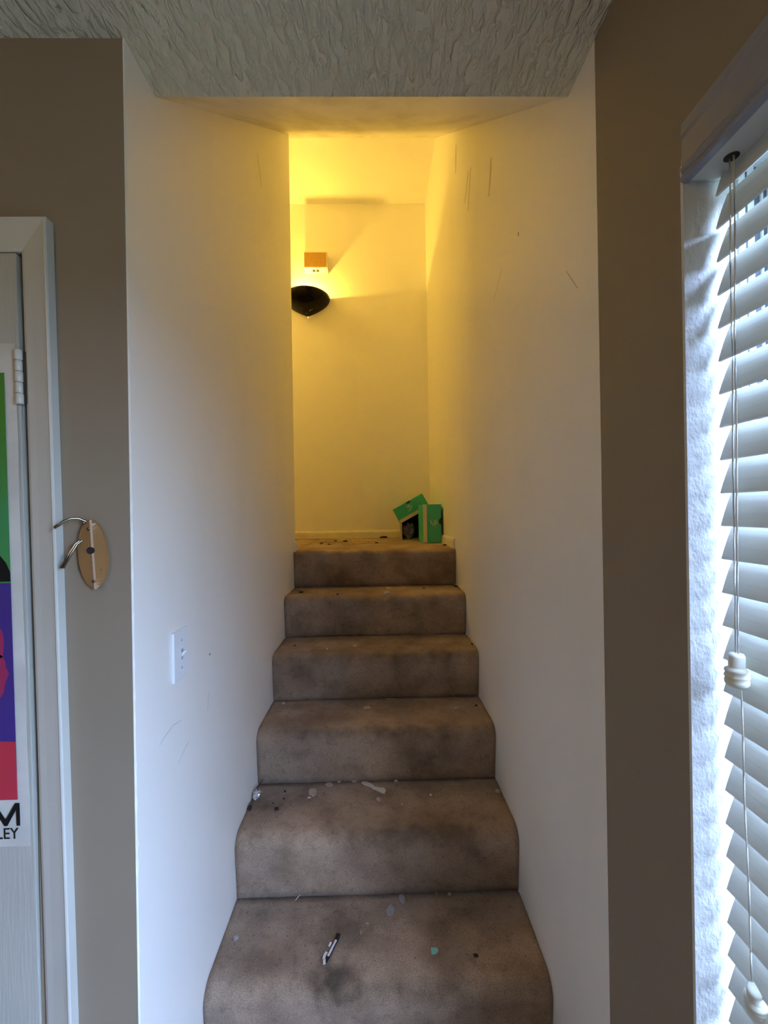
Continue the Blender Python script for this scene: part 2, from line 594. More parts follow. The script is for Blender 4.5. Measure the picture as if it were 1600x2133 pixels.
# baseboards on the landing
bm = bmesh.new()
prism(bm, [(YB, 1.425), (YB - 0.013, 1.425), (YB - 0.013, 1.475), (YB - 0.009, 1.487), (YB, 1.490)], 'x', -1.9, XR)
struct('baseboard_far', bm, 'baseboard')
bm = bmesh.new()
prism(bm, [(XR, 1.425), (XR - 0.013, 1.425), (XR - 0.013, 1.472), (XR - 0.008, 1.483), (XR, 1.486)], 'y', 2.385, YB - 0.013)
struct('baseboard_right', bm, 'baseboard')
bm = bmesh.new()
prism(bm, [(XL, 1.425), (XL + 0.012, 1.425), (XL + 0.012, 1.470), (XL + 0.008, 1.480), (XL, 1.483)], 'y', 2.375, 2.425)
struct('baseboard_left', bm, 'baseboard')

# ------------------------------------------------------------------ staircase
stairs = empty('staircase', (0, 1.6, 0), 'narrow straight stair covered in worn, stained brown carpet, climbing to a landing', 'stairs')
stairs.location = (0, 0, 0)


def step_mesh(k, last=False):
    """one carpeted step: tread, soft rounded nosing, riser"""
    zt, yn = tz(k), ny(k)
    zb = tz(k + 1) if k < 6 else 0.0
    yback = ny(k - 1) + 0.014 if k > 0 else YB - 0.0135
    r = 0.026 + 0.004 * k
    prof = []
    nb = 9 if k > 0 else 24
    for i in range(nb):
        prof.append((yback + (yn + r - yback) * i / nb, zt))
    for i in range(9):
        a = math.pi / 2 * i / 8
        prof.append((yn + r - r * math.sin(a), zt - r * 0.95 + r * 0.95 * math.cos(a)))
    for i in range(1, 8):
        f = i / 7
        prof.append((yn + 0.014 * f, zt - r * 0.95 + (zb - zt + r * 0.95) * f))
    bm = bmesh.new()
    nx = 60
    g = []
    for j in range(nx + 1):
        x = XL + 0.001 + (XR - XL - 0.002) * j / nx
        row = []
        for i, (y, z) in enumerate(prof):
            n1 = noise.noise(Vector((x * 5, y * 5 + k, z * 5))) * 0.0035 + noise.noise(Vector((x * 22, y * 22, z * 22 + k))) * 0.0012
            ed = min(1.0, min(x - XL, XR - x) / 0.02)
            sag = -0.004 * math.exp(-((x + 0.0) / 0.22) ** 2) * math.exp(-((y - yn) / 0.07) ** 2)
            if i in (0, len(prof) - 1):
                n1 = 0
            drop = (1 - ed) * 0.002
            row.append(bm.verts.new((x, y + n1 * (1 if i > nb else 0), z + n1 * (1 if i <= nb + 6 else 0) + sag - drop)))
        g.append(row)
    for j in range(nx):
        for i in range(len(prof) - 1):
            bm.faces.new((g[j][i], g[j][i + 1], g[j + 1][i + 1], g[j + 1][i]))
    # underside closes the step into a solid
    lo0 = [bm.verts.new((XL + 0.001, yback, zb - 0.0)), bm.verts.new((XR - 0.001, yback, zb - 0.0))]
    bm.faces.new([g[0][i] for i in range(len(prof))][::-1] + [lo0[0]])
    bm.faces.new([g[nx][i] for i in range(len(prof))] + [lo0[1]])
    bm.faces.new([g[j][0] for j in range(nx + 1)] + [lo0[1], lo0[0]])
    bm.faces.new([g[j][-1] for j in range(nx + 1)][::-1] + [lo0[0], lo0[1]])
    return bm


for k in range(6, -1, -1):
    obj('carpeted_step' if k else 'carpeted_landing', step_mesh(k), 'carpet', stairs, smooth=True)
struct('floor_landing', box(-1.9, XL - 0.001, 2.425, YB, 1.25, 1.431), 'carpet')

# ------------------------------------------------------------------ door on the left, with its casing (the old frame leans slightly)
def lean(o):
    for v in o.data.vertices:
        v.co.x += -(v.co.z - EYE) * 0.0158
    return o


door = empty('door_1', (0, 0, 0), kind='structure')
lean(obj('door_slab', box(DX0 + 0.012, -0.6550, YF - 0.004, YF + 0.031, 0.012, 2.129, 0.0015), 'door', door))
lean(obj('jamb', prism(bmesh.new(), [(-0.6475, YF + 0.002), (-0.612, YF + 0.002), (-0.612, YF + 0.110), (-0.6475, YF + 0.110)], 'z', 0, 2.133), 'trim', door))
lean(obj('jamb', prism(bmesh.new(), [(DX0 - 0.02, YF + 0.002), (DX0 + 0.009, YF + 0.002), (DX0 + 0.009, YF + 0.110), (DX0 - 0.02, YF + 0.110)], 'z', 0, 2.133), 'trim', door))
lean(obj('head_jamb', box(DX0 - 0.02, -0.612, YF + 0.002, YF + 0.110, 2.1335, 2.150), 'trim', door))
lean(obj('dark_reveal', box(DX0 - 0.02, -0.612, YF + 0.060, YF + 0.109, 0.0, 2.134), 'gap', door))
for zc in (1.8965, 0.33):
    h = empty('hinge', (0, 0, 0))
    h.parent = door
    for i in range(5):
        z0 = zc - 0.0505 + i * 0.0202
        rr = 0.0062 if i % 2 else 0.0068
        lean(obj('knuckle', lathe(bmesh.new(), [(rr - 0.0012, 0), (rr, 0.001), (rr, 0.0185), (rr - 0.0012, 0.0195)],
                                  (-0.6435 - 0.0065, YF - 0.0115, z0), 16), 'trim', h, True))
    lean(obj('hinge_leaf_shade', box(-0.6455, -0.6405, YF - 0.0095, YF + 0.001, zc - 0.048, zc + 0.048), 'gap', h))  # leaf coloured dark to stand for the shadow beside the knuckles

# moulded casing: profile (distance in from the outer edge, thickness)
PROF = [(0, 0), (0, 0.018), (0.0015, 0.0205), (0.004, 0.0208), (0.0065, 0.0190), (0.014, 0.0165), (0.036, 0.0105), (0.050, 0.0075), (0.0555, 0.005), (0.0555, 0)]
CX = -0.5870     # outer edge of the right-hand leg at eye height


def casing_leg(xo, sgn, z0, z1):
    bm = bmesh.new()
    A, B = [], []
    for u, t in PROF:
        A.append(bm.verts.new((xo - sgn * u, YF - t, z0)))
        B.append(bm.verts.new((xo - sgn * u, YF - t, z1 - u)))
    bm.faces.new(A)
    bm.faces.new(B[::-1])
    for i in range(len(PROF)):
        j = (i + 1) % len(PROF)
        bm.faces.new((A[i], B[i], B[j], A[j]))
    return bm


def casing_head(xl, xr, z1):
    bm = bmesh.new()
    A, B = [], []
    for u, t in PROF:
        A.append(bm.verts.new((xl + u, YF - t, z1 - u)))
        B.append(bm.verts.new((xr - u, YF - t, z1 - u)))
    bm.faces.new(A)
    bm.faces.new(B[::-1])
    for i in range(len(PROF)):
        j = (i + 1) % len(PROF)
        bm.faces.new((A[i], B[i], B[j], A[j]))
    return bm


lean(struct('trim_1', casing_leg(CX, 1, 0, 2.186), 'trim'))
lean(struct('trim_2', casing_head(DX0 - 0.055, CX, 2.186), 'trim'))
lean(struct('trim_3', casing_leg(DX0 - 0.055, -1, 0, 2.186), 'trim'))

# ------------------------------------------------------------------ poster taped to the door
poster = empty('poster', (-1.0, YF - 0.006, 1.4), 'curling white-bordered poster on the door, green, black, purple and red', 'poster')
poster.location = (0, 0, 0)
PY = YF - 0.0075


def warped_sheet(x0, x1, z0, z1):
    bm = bmesh.new()
    nx, nz = 24, 40
    g = []
    for i in range(nx + 1):
        row = []
        for j in range(nz + 1):
            u, v = i / nx, j / nz
            x = x0 + (x1 - x0) * u + (0.0025 * noise.noise(Vector((0, 1, v * 7))) if i == nx else 0)
            z = z0 + (z1 - z0) * v + (0.002 * noise.noise(Vector((u * 9, 3, 0))) if j == 0 else 0)
            curl = 0.006 * max(0, u - 0.9) / 0.1 * (0.35 + abs(noise.noise(Vector((1, 2, v * 6))))) if v < 0.95 else 0
            curl += 0.004 * max(0, 0.05 - v) / 0.05
            row.append(bm.verts.new((x, PY + 0.0015 - curl * 0.25, z)))
        g.append(row)
    for i in range(nx):
        for j in range(nz):
            bm.faces.new((g[i][j], g[i + 1][j], g[i + 1][j + 1], g[i][j + 1]))
    r = bmesh.ops.extrude_face_region(bm, geom=bm.faces[:])
    for v in r['geom']:
        if isinstance(v, bmesh.types.BMVert):
            v.co.y += 0.0006
    return bm


lean(obj('paper_sheet', warped_sheet(-1.330, -0.6600, 1.030, 1.960), 'p_white', poster))


def printed(name, pts, m, d=0.0):
    return lean(obj(name, prism(bmesh.new(), pts, 'y', PY - 0.0018 - d, PY - 0.0012), m, poster))


PXR = -0.6790       # right edge of the coloured print


def wav(x0, x1, z, amp, ph, n=14):
    return [(x0 + (x1 - x0) * i / n, z + amp * math.sin(ph + 3.1 * i / n)) for i in range(n + 1)]


printed('green_field', [(-1.30, 1.50), (PXR, 1.50), (PXR, 1.905), (-1.30, 1.905)], 'p_green')
printed('purple_field', [(-1.30, 1.16), (PXR, 1.16), (PXR, 1.517), (-1.30, 1.517)], 'p_purple', 0.0003)
hd = [(-1.0 + 0.325 * math.cos(a), 1.52 + 0.12 * math.sin(a) * (1 + 0.15 * math.sin(3 * a))) for a in [math.pi * i / 24 for i in range(25)]]
hd = [(min(p[0], PXR), p[1]) for p in hd]
printed('black_figure', hd + [(-1.3, 1.517)], 'p_black', 0.0005)
printed('red_field', wav(PXR, -1.30, 1.222, 0.012, 0.2) + [(-1.30, 1.118), (PXR, 1.118)], 'p_red', 0.0007)
for cx, cz, r0 in ((-0.722, 1.405, .033), (-0.716, 1.350, .034), (-0.728, 1.305, .028)):
    pts = []
    for i in range(22):
        a = 2 * math.pi * i / 22
        q = r0 * (0.8 + 0.35 * noise.noise(Vector((math.cos(a) * 2, math.sin(a) * 2, cz * 30))))
        pts.append((cx + q * math.cos(a), cz + 1.5 * q * math.sin(a)))
    printed('crimson_splash', pts, 'p_splash', 0.0008)


def text_part(name, s, size, loc, rot, m, parent, align='RIGHT', bold=0.0, extr=0.0002, sx=1.0):
    cu = bpy.data.curves.new(name, 'FONT')
    cu.body = s
    cu.size = size
    cu.align_x = align
    cu.extrude = extr
    cu.offset = bold
    tmp = bpy.data.objects.new(name + '_tmp', cu)
    C.objects.link(tmp)
    dg = bpy.context.evaluated_depsgraph_get()
    me = bpy.data.meshes.new_from_object(tmp.evaluated_get(dg))
    bpy.data.objects.remove(tmp)
    me.transform(Matrix.Translation(loc) @ Matrix.Rotation(rot[2], 4, 'Z') @ Matrix.Rotation(rot[1], 4, 'Y') @ Matrix.Rotation(rot[0], 4, 'X')
                 @ Matrix.Diagonal((sx, 1, 1, 1)))
    me.materials.clear()
    me.materials.append(M[m])
    o = bpy.data.objects.new(name, me)
    C.objects.link(o)
    o.parent = parent
    return o


def letter_m(xr, zb, w, h, t):
    xl, xm = xr - w, xr - w / 2
    return [(xl, zb), (xl + t, zb), (xl + t, zb + h * 0.72), (xm - t * 0.45, zb), (xm + t * 0.45, zb), (xr - t, zb + h * 0.72), (xr - t, zb), (xr, zb),
            (xr, zb + h), (xr - t * 1.25, zb + h), (xm, zb + h * 0.27), (xl + t * 1.25, zb + h), (xl, zb + h)]


printed('large_lettering', letter_m(PXR + 0.003, 1.0695, 0.052, 0.0415, 0.0062), 'p_black')
lean(text_part('small_lettering', 'LEY', 0.029, (PXR, PY - 0.0014, 1.0455), (R(90), 0, 0), 'p_black', poster, sx=0.9))

# ------------------------------------------------------------------ wooden plaque with metal hooks on the tan wall
pl = empty('coat_hook', (0, 0, 0), 'pale wooden oval wall hook with bent metal prongs, beside the door casing', 'hook')
PCX, PCZ = -0.5265, 1.5675


def plaque():
    bm = bmesh.new()
    n = 20
    L_, R_ = [], []
    for i in range(n + 1):
        v = -1 + 2 * i / n
        hw = 0.0225 * (1 - abs(v) ** 2.3) ** 0.72 + 0.0045
        tilt = -0.0022 * v * 1.6
        L_.append((PCX - hw + tilt, PCZ + 0.0635 * v))
        R_.append((PCX + hw + tilt, PCZ + 0.0635 * v))
    rows = []
    for (xl, z), (xr, _) in zip(L_, R_):
        xm = (xl + xr) / 2 + 0.003
        rows.append([bm.verts.new(p) for p in ((xl, YF - 0.004, z), (xl + 0.0012, YF - 0.011, z), (xm - 0.004, YF - 0.0150, z), (xm, YF - 0.0165, z),
                                               (xm + 0.003, YF - 0.0145, z), (xr - 0.001, YF - 0.0095, z), (xr, YF - 0.004, z))])
    for a, b in zip(rows, rows[1:]):
        for i in range(6):
            bm.faces.new((a[i], a[i + 1], b[i + 1], b[i]))
        bm.faces.new((a[6], a[0], b[0], b[6]))
    bm.faces.new(rows[0])
    bm.faces.new(rows[-1][::-1])
    return bm


obj('wooden_plate', plaque(), 'wood', pl)
obj('center_hole', lathe(bmesh.new(), [(0.0066, 0), (0.0066, -0.004)], (PCX + 0.0005, YF - 0.0125, PCZ + 0.0075), 20, 'y'), 'dark', pl)
obj('screw', lathe(bmesh.new(), [(0.0034, 0), (0.0034, -0.0022), (0.0024, -0.003)], (PCX - 0.0030, YF - 0.0135, PCZ + 0.0470), 16, 'y'), 'steel', pl, True)
obj('screw', lathe(bmesh.new(), [(0.0034, 0), (0.0034, -0.0022), (0.0024, -0.003)], (PCX + 0.0050, YF - 0.0140, PCZ - 0.0490), 16, 'y'), 'steel', pl, True)
for s_, (dx, dz, rr) in enumerate(((0.0005, -0.010, .0022), (0.0015, -0.019, .0026), (0.0035, -0.030, .0022), (0.014, -0.028, .0052))):
    obj('burn_mark', lathe(bmesh.new(), [(rr, 0), (rr * 0.9, -0.0006)], (PCX + dx, YF - (0.0155 if dx < .01 else 0.0118), PCZ + dz), 10, 'y'), 'woodspot', pl)
obj('mounting_post', tube(bmesh.new(), [(PCX, YF, PCZ), (PCX, YF - 0.006, PCZ)], 0.012, 14), 'woodspot', pl)
up_ = [(-0.530, YF - 0.006, 1.618), (-0.537, YF - 0.012, 1.629), (-0.545, YF - 0.020, 1.6345), (-0.5535, YF - 0.027, 1.6345), (-0.561, YF - 0.033, 1.630),
       (-0.568, YF - 0.036, 1.6235), (-0.5745, YF - 0.038, 1.6185)]
obj('upper_prong', tube(bmesh.new(), up_, [0.0024, 0.0024, 0.0023, 0.0023, 0.0024, 0.0026, 0.0027], 10), 'steel', pl, True)
obj('prong_ball', lathe(bmesh.new(), [(0.001, -0.003), (0.0026, -0.002), (0.003, 0), (0.0026, 0.002), (0.001, 0.003)], (-0.5385, YF - 0.0145, 1.6265), 14), 'steel', pl, True)
for dx in (0.0, 0.0042):
    lw_ = [(-0.541 + dx, YF - 0.006, 1.592), (-0.549 + dx, YF - 0.012, 1.593), (-0.553 + dx, YF - 0.018, 1.587), (-0.560 + dx, YF - 0.024, 1.570), (-0.570 + dx, YF - 0.030, 1.545)]
    obj('lower_prong', tube(bmesh.new(), lw_, 0.0021, 10), 'steel', pl, True)

# ------------------------------------------------------------------ light switch on the left stair wall
sw = empty('light_switch', (0, 0, 0), 'white toggle light switch on the white stair wall', 'switch')
bm = bmesh.new()
bx(bm, XL, XL + 0.0065, 0.962, 1.035, 1.2635, 1.3755, 0.0022)
obj('cover_plate', bm, 'switch', sw)
bm = bmesh.new()
bx(bm, XL + 0.0062, XL + 0.0075, 0.9935, 1.0035, 1.307, 1.331)
obj('toggle_slot', bm, 'screw', sw)
bm = bmesh.new()
prism(bm, [(XL + 0.007, 1.322), (XL + 0.017, 1.329), (XL + 0.018, 1.325), (XL + 0.007, 1.313)], 'y', 0.9955, 1.0015)
obj('toggle', bm, 'switch', sw)
for z in (1.3505, 1.2885):
    obj('screw', lathe(bmesh.new(), [(0.003, 0), (0.003, 0.0009), (0.002, 0.0012)], (XL + 0.0064, 0.9985, z), 14, 'x'), 'screw', sw, True)

# ------------------------------------------------------------------ sconce and chime box on the far wall
sc = empty('wall_sconce', (0, 0, 0), 'black glossy half-bowl wall light glowing upwards on the far wall', 'wall light')
SX, SZ = -0.530, EYE + 1.728
HW, PR, DP = 0.182, 0.205, 0.145


def bowl():
    bm = bmesh.new()
    na, nr = 36, 16
    outer, inner = [], []
    for ring_i in range(nr + 1):
        t = ring_i / nr
        k = max(0.0, 1 - t ** 2.1) ** 0.9
        k = max(k, 0.02)
        outer.append((k, -DP * t))
    def ring(k, dz, off):
        return [bm.verts.new((SX + (HW * k - off) * math.cos(a), YB - 0.0005 - max(0.0, (PR * k - off)) * math.sin(a), SZ + dz))
                for a in [math.pi * i / na for i in range(na + 1)]]
    O = [ring(k, dz, 0) for k, dz in outer]
    I = [ring(max(k, 0.06), dz + 0.004 * (0 if j == 0 else 1), 0.004) for j, (k, dz) in enumerate(outer)]
    for a, b in zip(O, O[1:]):
        for i in range(na):
            bm.faces.new((a[i], a[i + 1], b[i + 1], b[i]))
    for a, b in zip(I, I[1:]):
        for i in range(na):
            bm.faces.new((a[i], b[i], b[i + 1], a[i + 1]))
    for i in range(na):
        bm.faces.new((O[0][i], I[0][i], I[0][i + 1], O[0][i + 1]))
    return bm


obj('bowl', bowl(), 'black', sc, True)
obj('wall_plate', box(SX - 0.05, SX + 0.05, YB - 0.006, YB, SZ - 0.11, SZ - 0.02), 'black', sc)
BX, BY, BZ = -0.548, YB - 0.078, EYE + 1.700
obj('bulb', lathe(bmesh.new(), [(0.006, -0.030), (0.010, -0.024), (0.014, -0.010), (0.0145, 0.0), (0.011, 0.010), (0.004, 0.0145)], (BX, BY, BZ), 18), 'bulb', sc, True)
obj('lamp_holder', lathe(bmesh.new(), [(0.012, -0.060), (0.012, -0.031), (0.006, -0.030)], (BX, BY, BZ), 14), 'ivory', sc)
l = bpy.data.lights.new('sconce_lamp', 'POINT')
l.energy = BULB_W
l.color = BULB_COL
l.shadow_soft_size = 0.016
lo = bpy.data.objects.new('sconce_lamp', l)
C.objects.link(lo)
lo.location = (BX, BY, BZ + 0.004)
lo.parent = sc
for a_, t_, s0 in ((62, 0.84, 0.011), (52, 0.80, 0.006), (38, 0.70, 0.005), (95, 0.93, 0.007), (118, 0.78, 0.006)):
    k_ = max(0.0, 1 - t_ ** 2.1) ** 0.9
    p = (SX + HW * k_ * math.cos(R(a_)), YB - PR * k_ * math.sin(R(a_)), SZ - DP * t_)
    bm = bmesh.new()
    bmesh.ops.create_icosphere(bm, subdivisions=2, radius=1)
    for v in bm.verts:
        q = 1 + 0.5 * noise.noise(v.co * 2 + Vector((a_, 0, 0)))
        v.co = Vector((v.co.x * s0 * q, v.co.y * s0 * 0.35 * q, v.co.z * s0 * 0.35 * q))
    o = obj('paint_fleck', bm, 'chipped', sc, True, loc=p)
    o.rotation_euler = (0, R(-25 if a_ < 90 else 25), R(-(90 - a_)))

ch = empty('door_chime', (0, 0, 0), 'small cream chime box with a gold grille above the wall light', 'chime')
bm = bmesh.new()
prism(bm, [(YB, EYE + 1.925), (YB - 0.074, EYE + 1.935), (YB - 0.076, EYE + 2.062), (YB, EYE + 2.062)], 'x', -0.543, -0.360)
obj('casing', bm, 'ivory', ch)
obj('grille', box(-0.539, -0.368, YB - 0.0785, YB - 0.0755, EYE + 1.938, EYE + 2.053), 'gold', ch)
for vx in (-0.480, -0.450):
    bm = bmesh.new()
    bx(bm, vx, vx + 0.021, YB - 0.052, YB - 0.026, EYE + 1.9275, EYE + 1.932)
    for v in bm.verts:
        pass
    obj('vent_slot', bm, 'dark', ch)

# a second lamp further round the landing, seen in the sconce's gloss
hl = empty('globe_light', (0, 0, 0), 'plain glass globe lamp round the corner of the landing', 'ceiling light')
obj('globe', lathe(bmesh.new(), [(0.01, -0.07), (0.045, -0.055), (0.07, 0.0), (0.055, 0.045), (0.03, 0.065), (0.01, 0.066)], (-1.45, 2.95, 3.95), 24), emit('globe_glow', (1.0, 0.62, 0.10), HALL_LAMP), hl, True)
obj('stem', lathe(bmesh.new(), [(0.05, 0.177), (0.05, 0.165), (0.012, 0.16), (0.012, 0.06)], (-1.45, 2.95, 3.95), 18), 'ivory', hl, True)

rl = empty('room_fill_light', (0, 0, 0), 'small warm fill globe added on the ceiling behind the viewpoint', 'ceiling light')  # unseen fill lamp, added to warm and brighten the room side
obj('canopy', lathe(bmesh.new(), [(0.06, 0.0), (0.06, -0.02), (0.012, -0.03), (0.012, -0.09)], (-1.0, -1.0, ZC), 20), 'ivory', rl, True)
obj('globe', lathe(bmesh.new(), [(0.02, -0.09), (0.06, -0.11), (0.09, -0.16), (0.075, -0.21), (0.04, -0.245), (0.01, -0.25)], (-1.0, -1.0, ZC), 24), emit('room_fill_glow', (1.0, 0.62, 0.20), ROOM_FILL), rl, True)

# ------------------------------------------------------------------ window on the right with its blind
win = empty('window_1', (0, 0, 0), kind='structure')
th = 0.005
obj('reveal', box(XR - 0.0006, XR + 0.148, WIN_Y1 - th, WIN_Y1, WIN_Z0, WIN_Z1), 'plaster', win)
obj('reveal', box(XR - 0.0006, XR + 0.148, WIN_Y0, WIN_Y0 + th, WIN_Z0, WIN_Z1), 'plaster', win)
obj('reveal', box(XR - 0.0006, XR + 0.148, WIN_Y0 + th, WIN_Y1 - th, WIN_Z1 - th, WIN_Z1), 'plaster', win)
obj('window_sill', box(XR - 0.02, XR + 0.148, WIN_Y0 + th, WIN_Y1 - th, WIN_Z0, WIN_Z0 + 0.018, 0.003), 'vinyl', win)
FX0, FX1 = XR + 0.116, XR + 0.145
bm = box(FX0, FX1, WIN_Y1 - th - 0.045, WIN_Y1 - th, WIN_Z0 + 0.018, WIN_Z1 - th)
bx(bm, FX0, FX1, WIN_Y0 + th, WIN_Y0 + th + 0.045, WIN_Z0 + 0.018, WIN_Z1 - th)
bx(bm, FX0, FX1, WIN_Y0 + th + 0.045, WIN_Y1 - th - 0.045, WIN_Z1 - th - 0.045, WIN_Z1 - th)
bx(bm, FX0, FX1, WIN_Y0 + th + 0.045, WIN_Y1 - th - 0.045, WIN_Z0 + 0.018, WIN_Z0 + 0.063)
obj('window_frame', bm, 'vinyl', win)
for ye, sg in ((WIN_Y1 - th, -1), (WIN_Y0 + th, 1)):          # side tracks of the sash, with their dark grooves
    for xa, xb, dep, mm in ((0.505, 0.514, 0.0025, 'vinyl'), (0.514, 0.5175, 0.001, 'track'), (0.5175, 0.5265, 0.0025, 'vinyl'),
                            (0.5265, 0.5355, 0.001, 'track'), (0.5355, 0.5385, 0.0035, 'vinyl'), (0.5385, 0.5455, 0.001, 'track')):
        obj('side_track', box(xa, xb, min(ye, ye + sg * dep), max(ye, ye + sg * dep), WIN_Z0 + 0.018, WIN_Z1 - th), mm, win)
for a, b in ((WIN_Y0 + th + 0.045, WIN_Y1 - th - 0.045),):
    obj('pane', box(XR + 0.123, XR + 0.127, a, b, WIN_Z0 + 0.063, WIN_Z1 - th - 0.045), 'glass', win)

added_win = empty('added_window', (0, 0, 0), kind='structure')  # invented opening out of view, lets extra daylight onto the walls
bm = box(FX0, FX1, W2Y0, W2Y0 + 0.05, W2Z0, W2Z1)
bx(bm, FX0, FX1, W2Y1 - 0.05, W2Y1, W2Z0, W2Z1)
bx(bm, FX0, FX1, W2Y0 + 0.05, W2Y1 - 0.05, W2Z0, W2Z0 + 0.05)
bx(bm, FX0, FX1, W2Y0 + 0.05, W2Y1 - 0.05, W2Z1 - 0.05, W2Z1)
obj('window_frame', bm, 'vinyl', added_win)
obj('pane', box(XR + 0.123, XR + 0.127, W2Y0 + 0.05, W2Y1 - 0.05, W2Z0 + 0.05, W2Z1 - 0.05), 'glass', added_win)
bl = empty('window_blind', (0, 0, 0), 'white slatted window blind with cream pull-cord tassels, slats tilted nearly shut', 'blind')
BY0, BY1 = WIN_Y0 + 0.012, 0.580
SLX = 0.4672                     # room-side lower edge of the slats
obj('headrail', box(0.4375, 0.503, BY0, 0.588, 2.086, 2.104, 0.001), 'blind', bl)
# valance with a moulded lower edge
vp = [(0.4380, 2.092), (0.4275, 2.092), (0.4255, 2.096), (0.4275, 2.0995), (0.4295, 2.1025), (0.4275, 2.106), (0.4265, 2.110), (0.4285, 2.114),
      (0.4290, 2.150), (0.4275, 2.156), (0.4285, 2.162), (0.4285, 2.172), (0.4380, 2.172)]
vo = []
# the valance stands in front of the wall opening, clipped to the headrail
for x, z in vp:
    vo.append((x - 0.0010, z - 0.008))
obj('valance', prism(bmesh.new(), vo, 'y', BY0 - 0.005, 0.5885), 'valance', bl)
obj('valance_clip', box(0.4272, 0.4372, 0.5886, 0.5889, 2.096, 2.116), 'vinyl', bl)
pitch = 0.0449
z_first = EYE + 0.4225


def slat_mesh():
    bm = bmesh.new()
    n = 6
    sec = []
    tx, tz_ = 0.0175, 0.0470
    nrm = Vector((-tz_, tx)).normalized()
    for i in range(n + 1):
        f = i / n
        c = 0.0009 * (1 - (2 * f - 1) ** 2)
        sec.append((tx * f + nrm.x * c, tz_ * f + nrm.y * c))
    back = [(x - nrm.x * 0.0028, z - nrm.y * 0.0028) for x, z in sec]
    prism(bm, sec + back[::-1], 'y', BY0, BY1)
    me = bpy.data.meshes.new('slat')
    bmesh.ops.recalc_face_normals(bm, faces=bm.faces)
    bm.to_mesh(me)
    bm.free()
    me.materials.append(M['blind'])
    return me


sm = slat_mesh()
i = 0
z = z_first
while z > WIN_Z0 + 0.06:
    o = bpy.data.objects.new('slat', sm)
    C.objects.link(o)
    o.parent = bl
    o.location = (SLX, 0, z)
    o.rotation_euler = (rnd.uniform(-0.0012, 0.0012), R(rnd.uniform(-1.3, 1.3)), 0)
    z -= pitch
obj('bottom_rail', box(SLX + 0.0, SLX + 0.035, BY0, BY1, WIN_Z0 + 0.025, WIN_Z0 + 0.042, 0.003), 'blind', bl)
for yy in (0.45, 0.20):
    for xx in (SLX + 0.0225, ):
        obj('ladder_cord', tube(bmesh.new(), [(xx, yy, WIN_Z0 + 0.042), (xx, yy, 2.09)], 0.0009, 6), 'cord', bl)
CXC, CYC = 0.4605, 0.548
def rope(pts, r=0.0011):
    return tube(bmesh.new(), pts, r, 6)
def lerpc(a, b, n, wob, ph):
    return [(a[0] + (b[0] - a[0]) * i / n + wob * math.sin(ph + i * 0.9) * (1 if 0 < i < n else 0), a[1] + (b[1] - a[1]) * i / n + wob * math.cos(ph + i * 1.3) * (1 if 0 < i < n else 0),
             a[2] + (b[2] - a[2]) * i / n) for i in range(n + 1)]
obj('pull_cord', rope(lerpc((CXC + 0.002, CYC - 0.0045, 2.086), (CXC, CYC - 0.0015, 1.448), 14, 0.0004, 0)), 'cord', bl, True)
obj('pull_cord', rope(lerpc((CXC + 0.002, CYC + 0.002, 2.086), (CXC, CYC + 0.0025, 1.448), 14, 0.0004, 2)), 'cord', bl, True)
obj('pull_cord', rope(lerpc((CXC + 0.001, CYC - 0.003, 1.42), (CXC + 0.007, CYC - 0.006, 1.030), 10, 0.0004, 1)), 'cord', bl, True)
obj('cord_slot', lathe(bmesh.new(), [(0.0085, 0), (0.0085, -0.0012), (0.006, -0.0014)], (CXC + 0.002, CYC - 0.001, 2.0863), 18), 'gap', bl)
TP = [(0.003, 0.021), (0.0078, 0.0205), (0.0092, 0.017), (0.0090, 0.004), (0.0094, 0.003), (0.0128, 0.001), (0.0134, -0.002), (0.0122, -0.0045), (0.0136, -0.007),
      (0.0136, -0.009), (0.0122, -0.011), (0.0134, -0.0135), (0.0130, -0.018), (0.0105, -0.021), (0.003, -0.0218)]
t1 = obj('tassel', lathe(bmesh.new(), TP, (0, 0, 0), 28), 'tassel', bl, True)
t1.location = (CXC - 0.001, CYC, 1.427)
t2 = obj('tassel', lathe(bmesh.new(), TP, (0, 0, 0), 28), 'tassel', bl, True)
t2.location = (CXC + 0.010, CYC - 0.008, 1.011)
t2.rotation_euler = (R(14), R(-16), 0)

# outside: ground and a slatted screen beyond the pane
struct('ground', box(-60, 60, -60, 60, -0.3, -0.2), 'ground')
fen = empty('slatted_screen', (0, 0, 0), 'grey upright slats of a screen outside the window', 'screen')
for k in range(16):
    y = 0.55 + k * 0.085
    obj('upright', box(1.02, 1.05, y, y + 0.040, -0.2, 2.9), 'railing', fen)
obj('top_rail', box(1.01, 1.06, 0.50, 1.95, 2.90, 2.96), 'railing', fen)

# ------------------------------------------------------------------ shoe boxes in the corner of the landing
LZ = 1.4335
A = empty('shoe_box', (0.356, 2.93, LZ), 'upright green shoe box with cream stripe against the right wall', 'box')
A.rotation_euler = (0, 0, R(1.5))
obj('box_body', box(-0.058, 0.058, -0.135, 0.135, 0.0, 0.248, 0.001), 'green', A)
obj('lid_stripe', box(-0.060, -0.036, -0.1375, -0.1350, 0.001, 0.2485), 'cream', A)
bm = bmesh.new()
prism(bm, [(0.0585 - 0.0165 * math.sin(math.pi * i / 12), 0.137 + 0.021 * math.cos(math.pi * i / 12)) for i in range(13)], 'y', -0.1362, -0.1345)
obj('thumb_notch', bm, 'cardin', A)
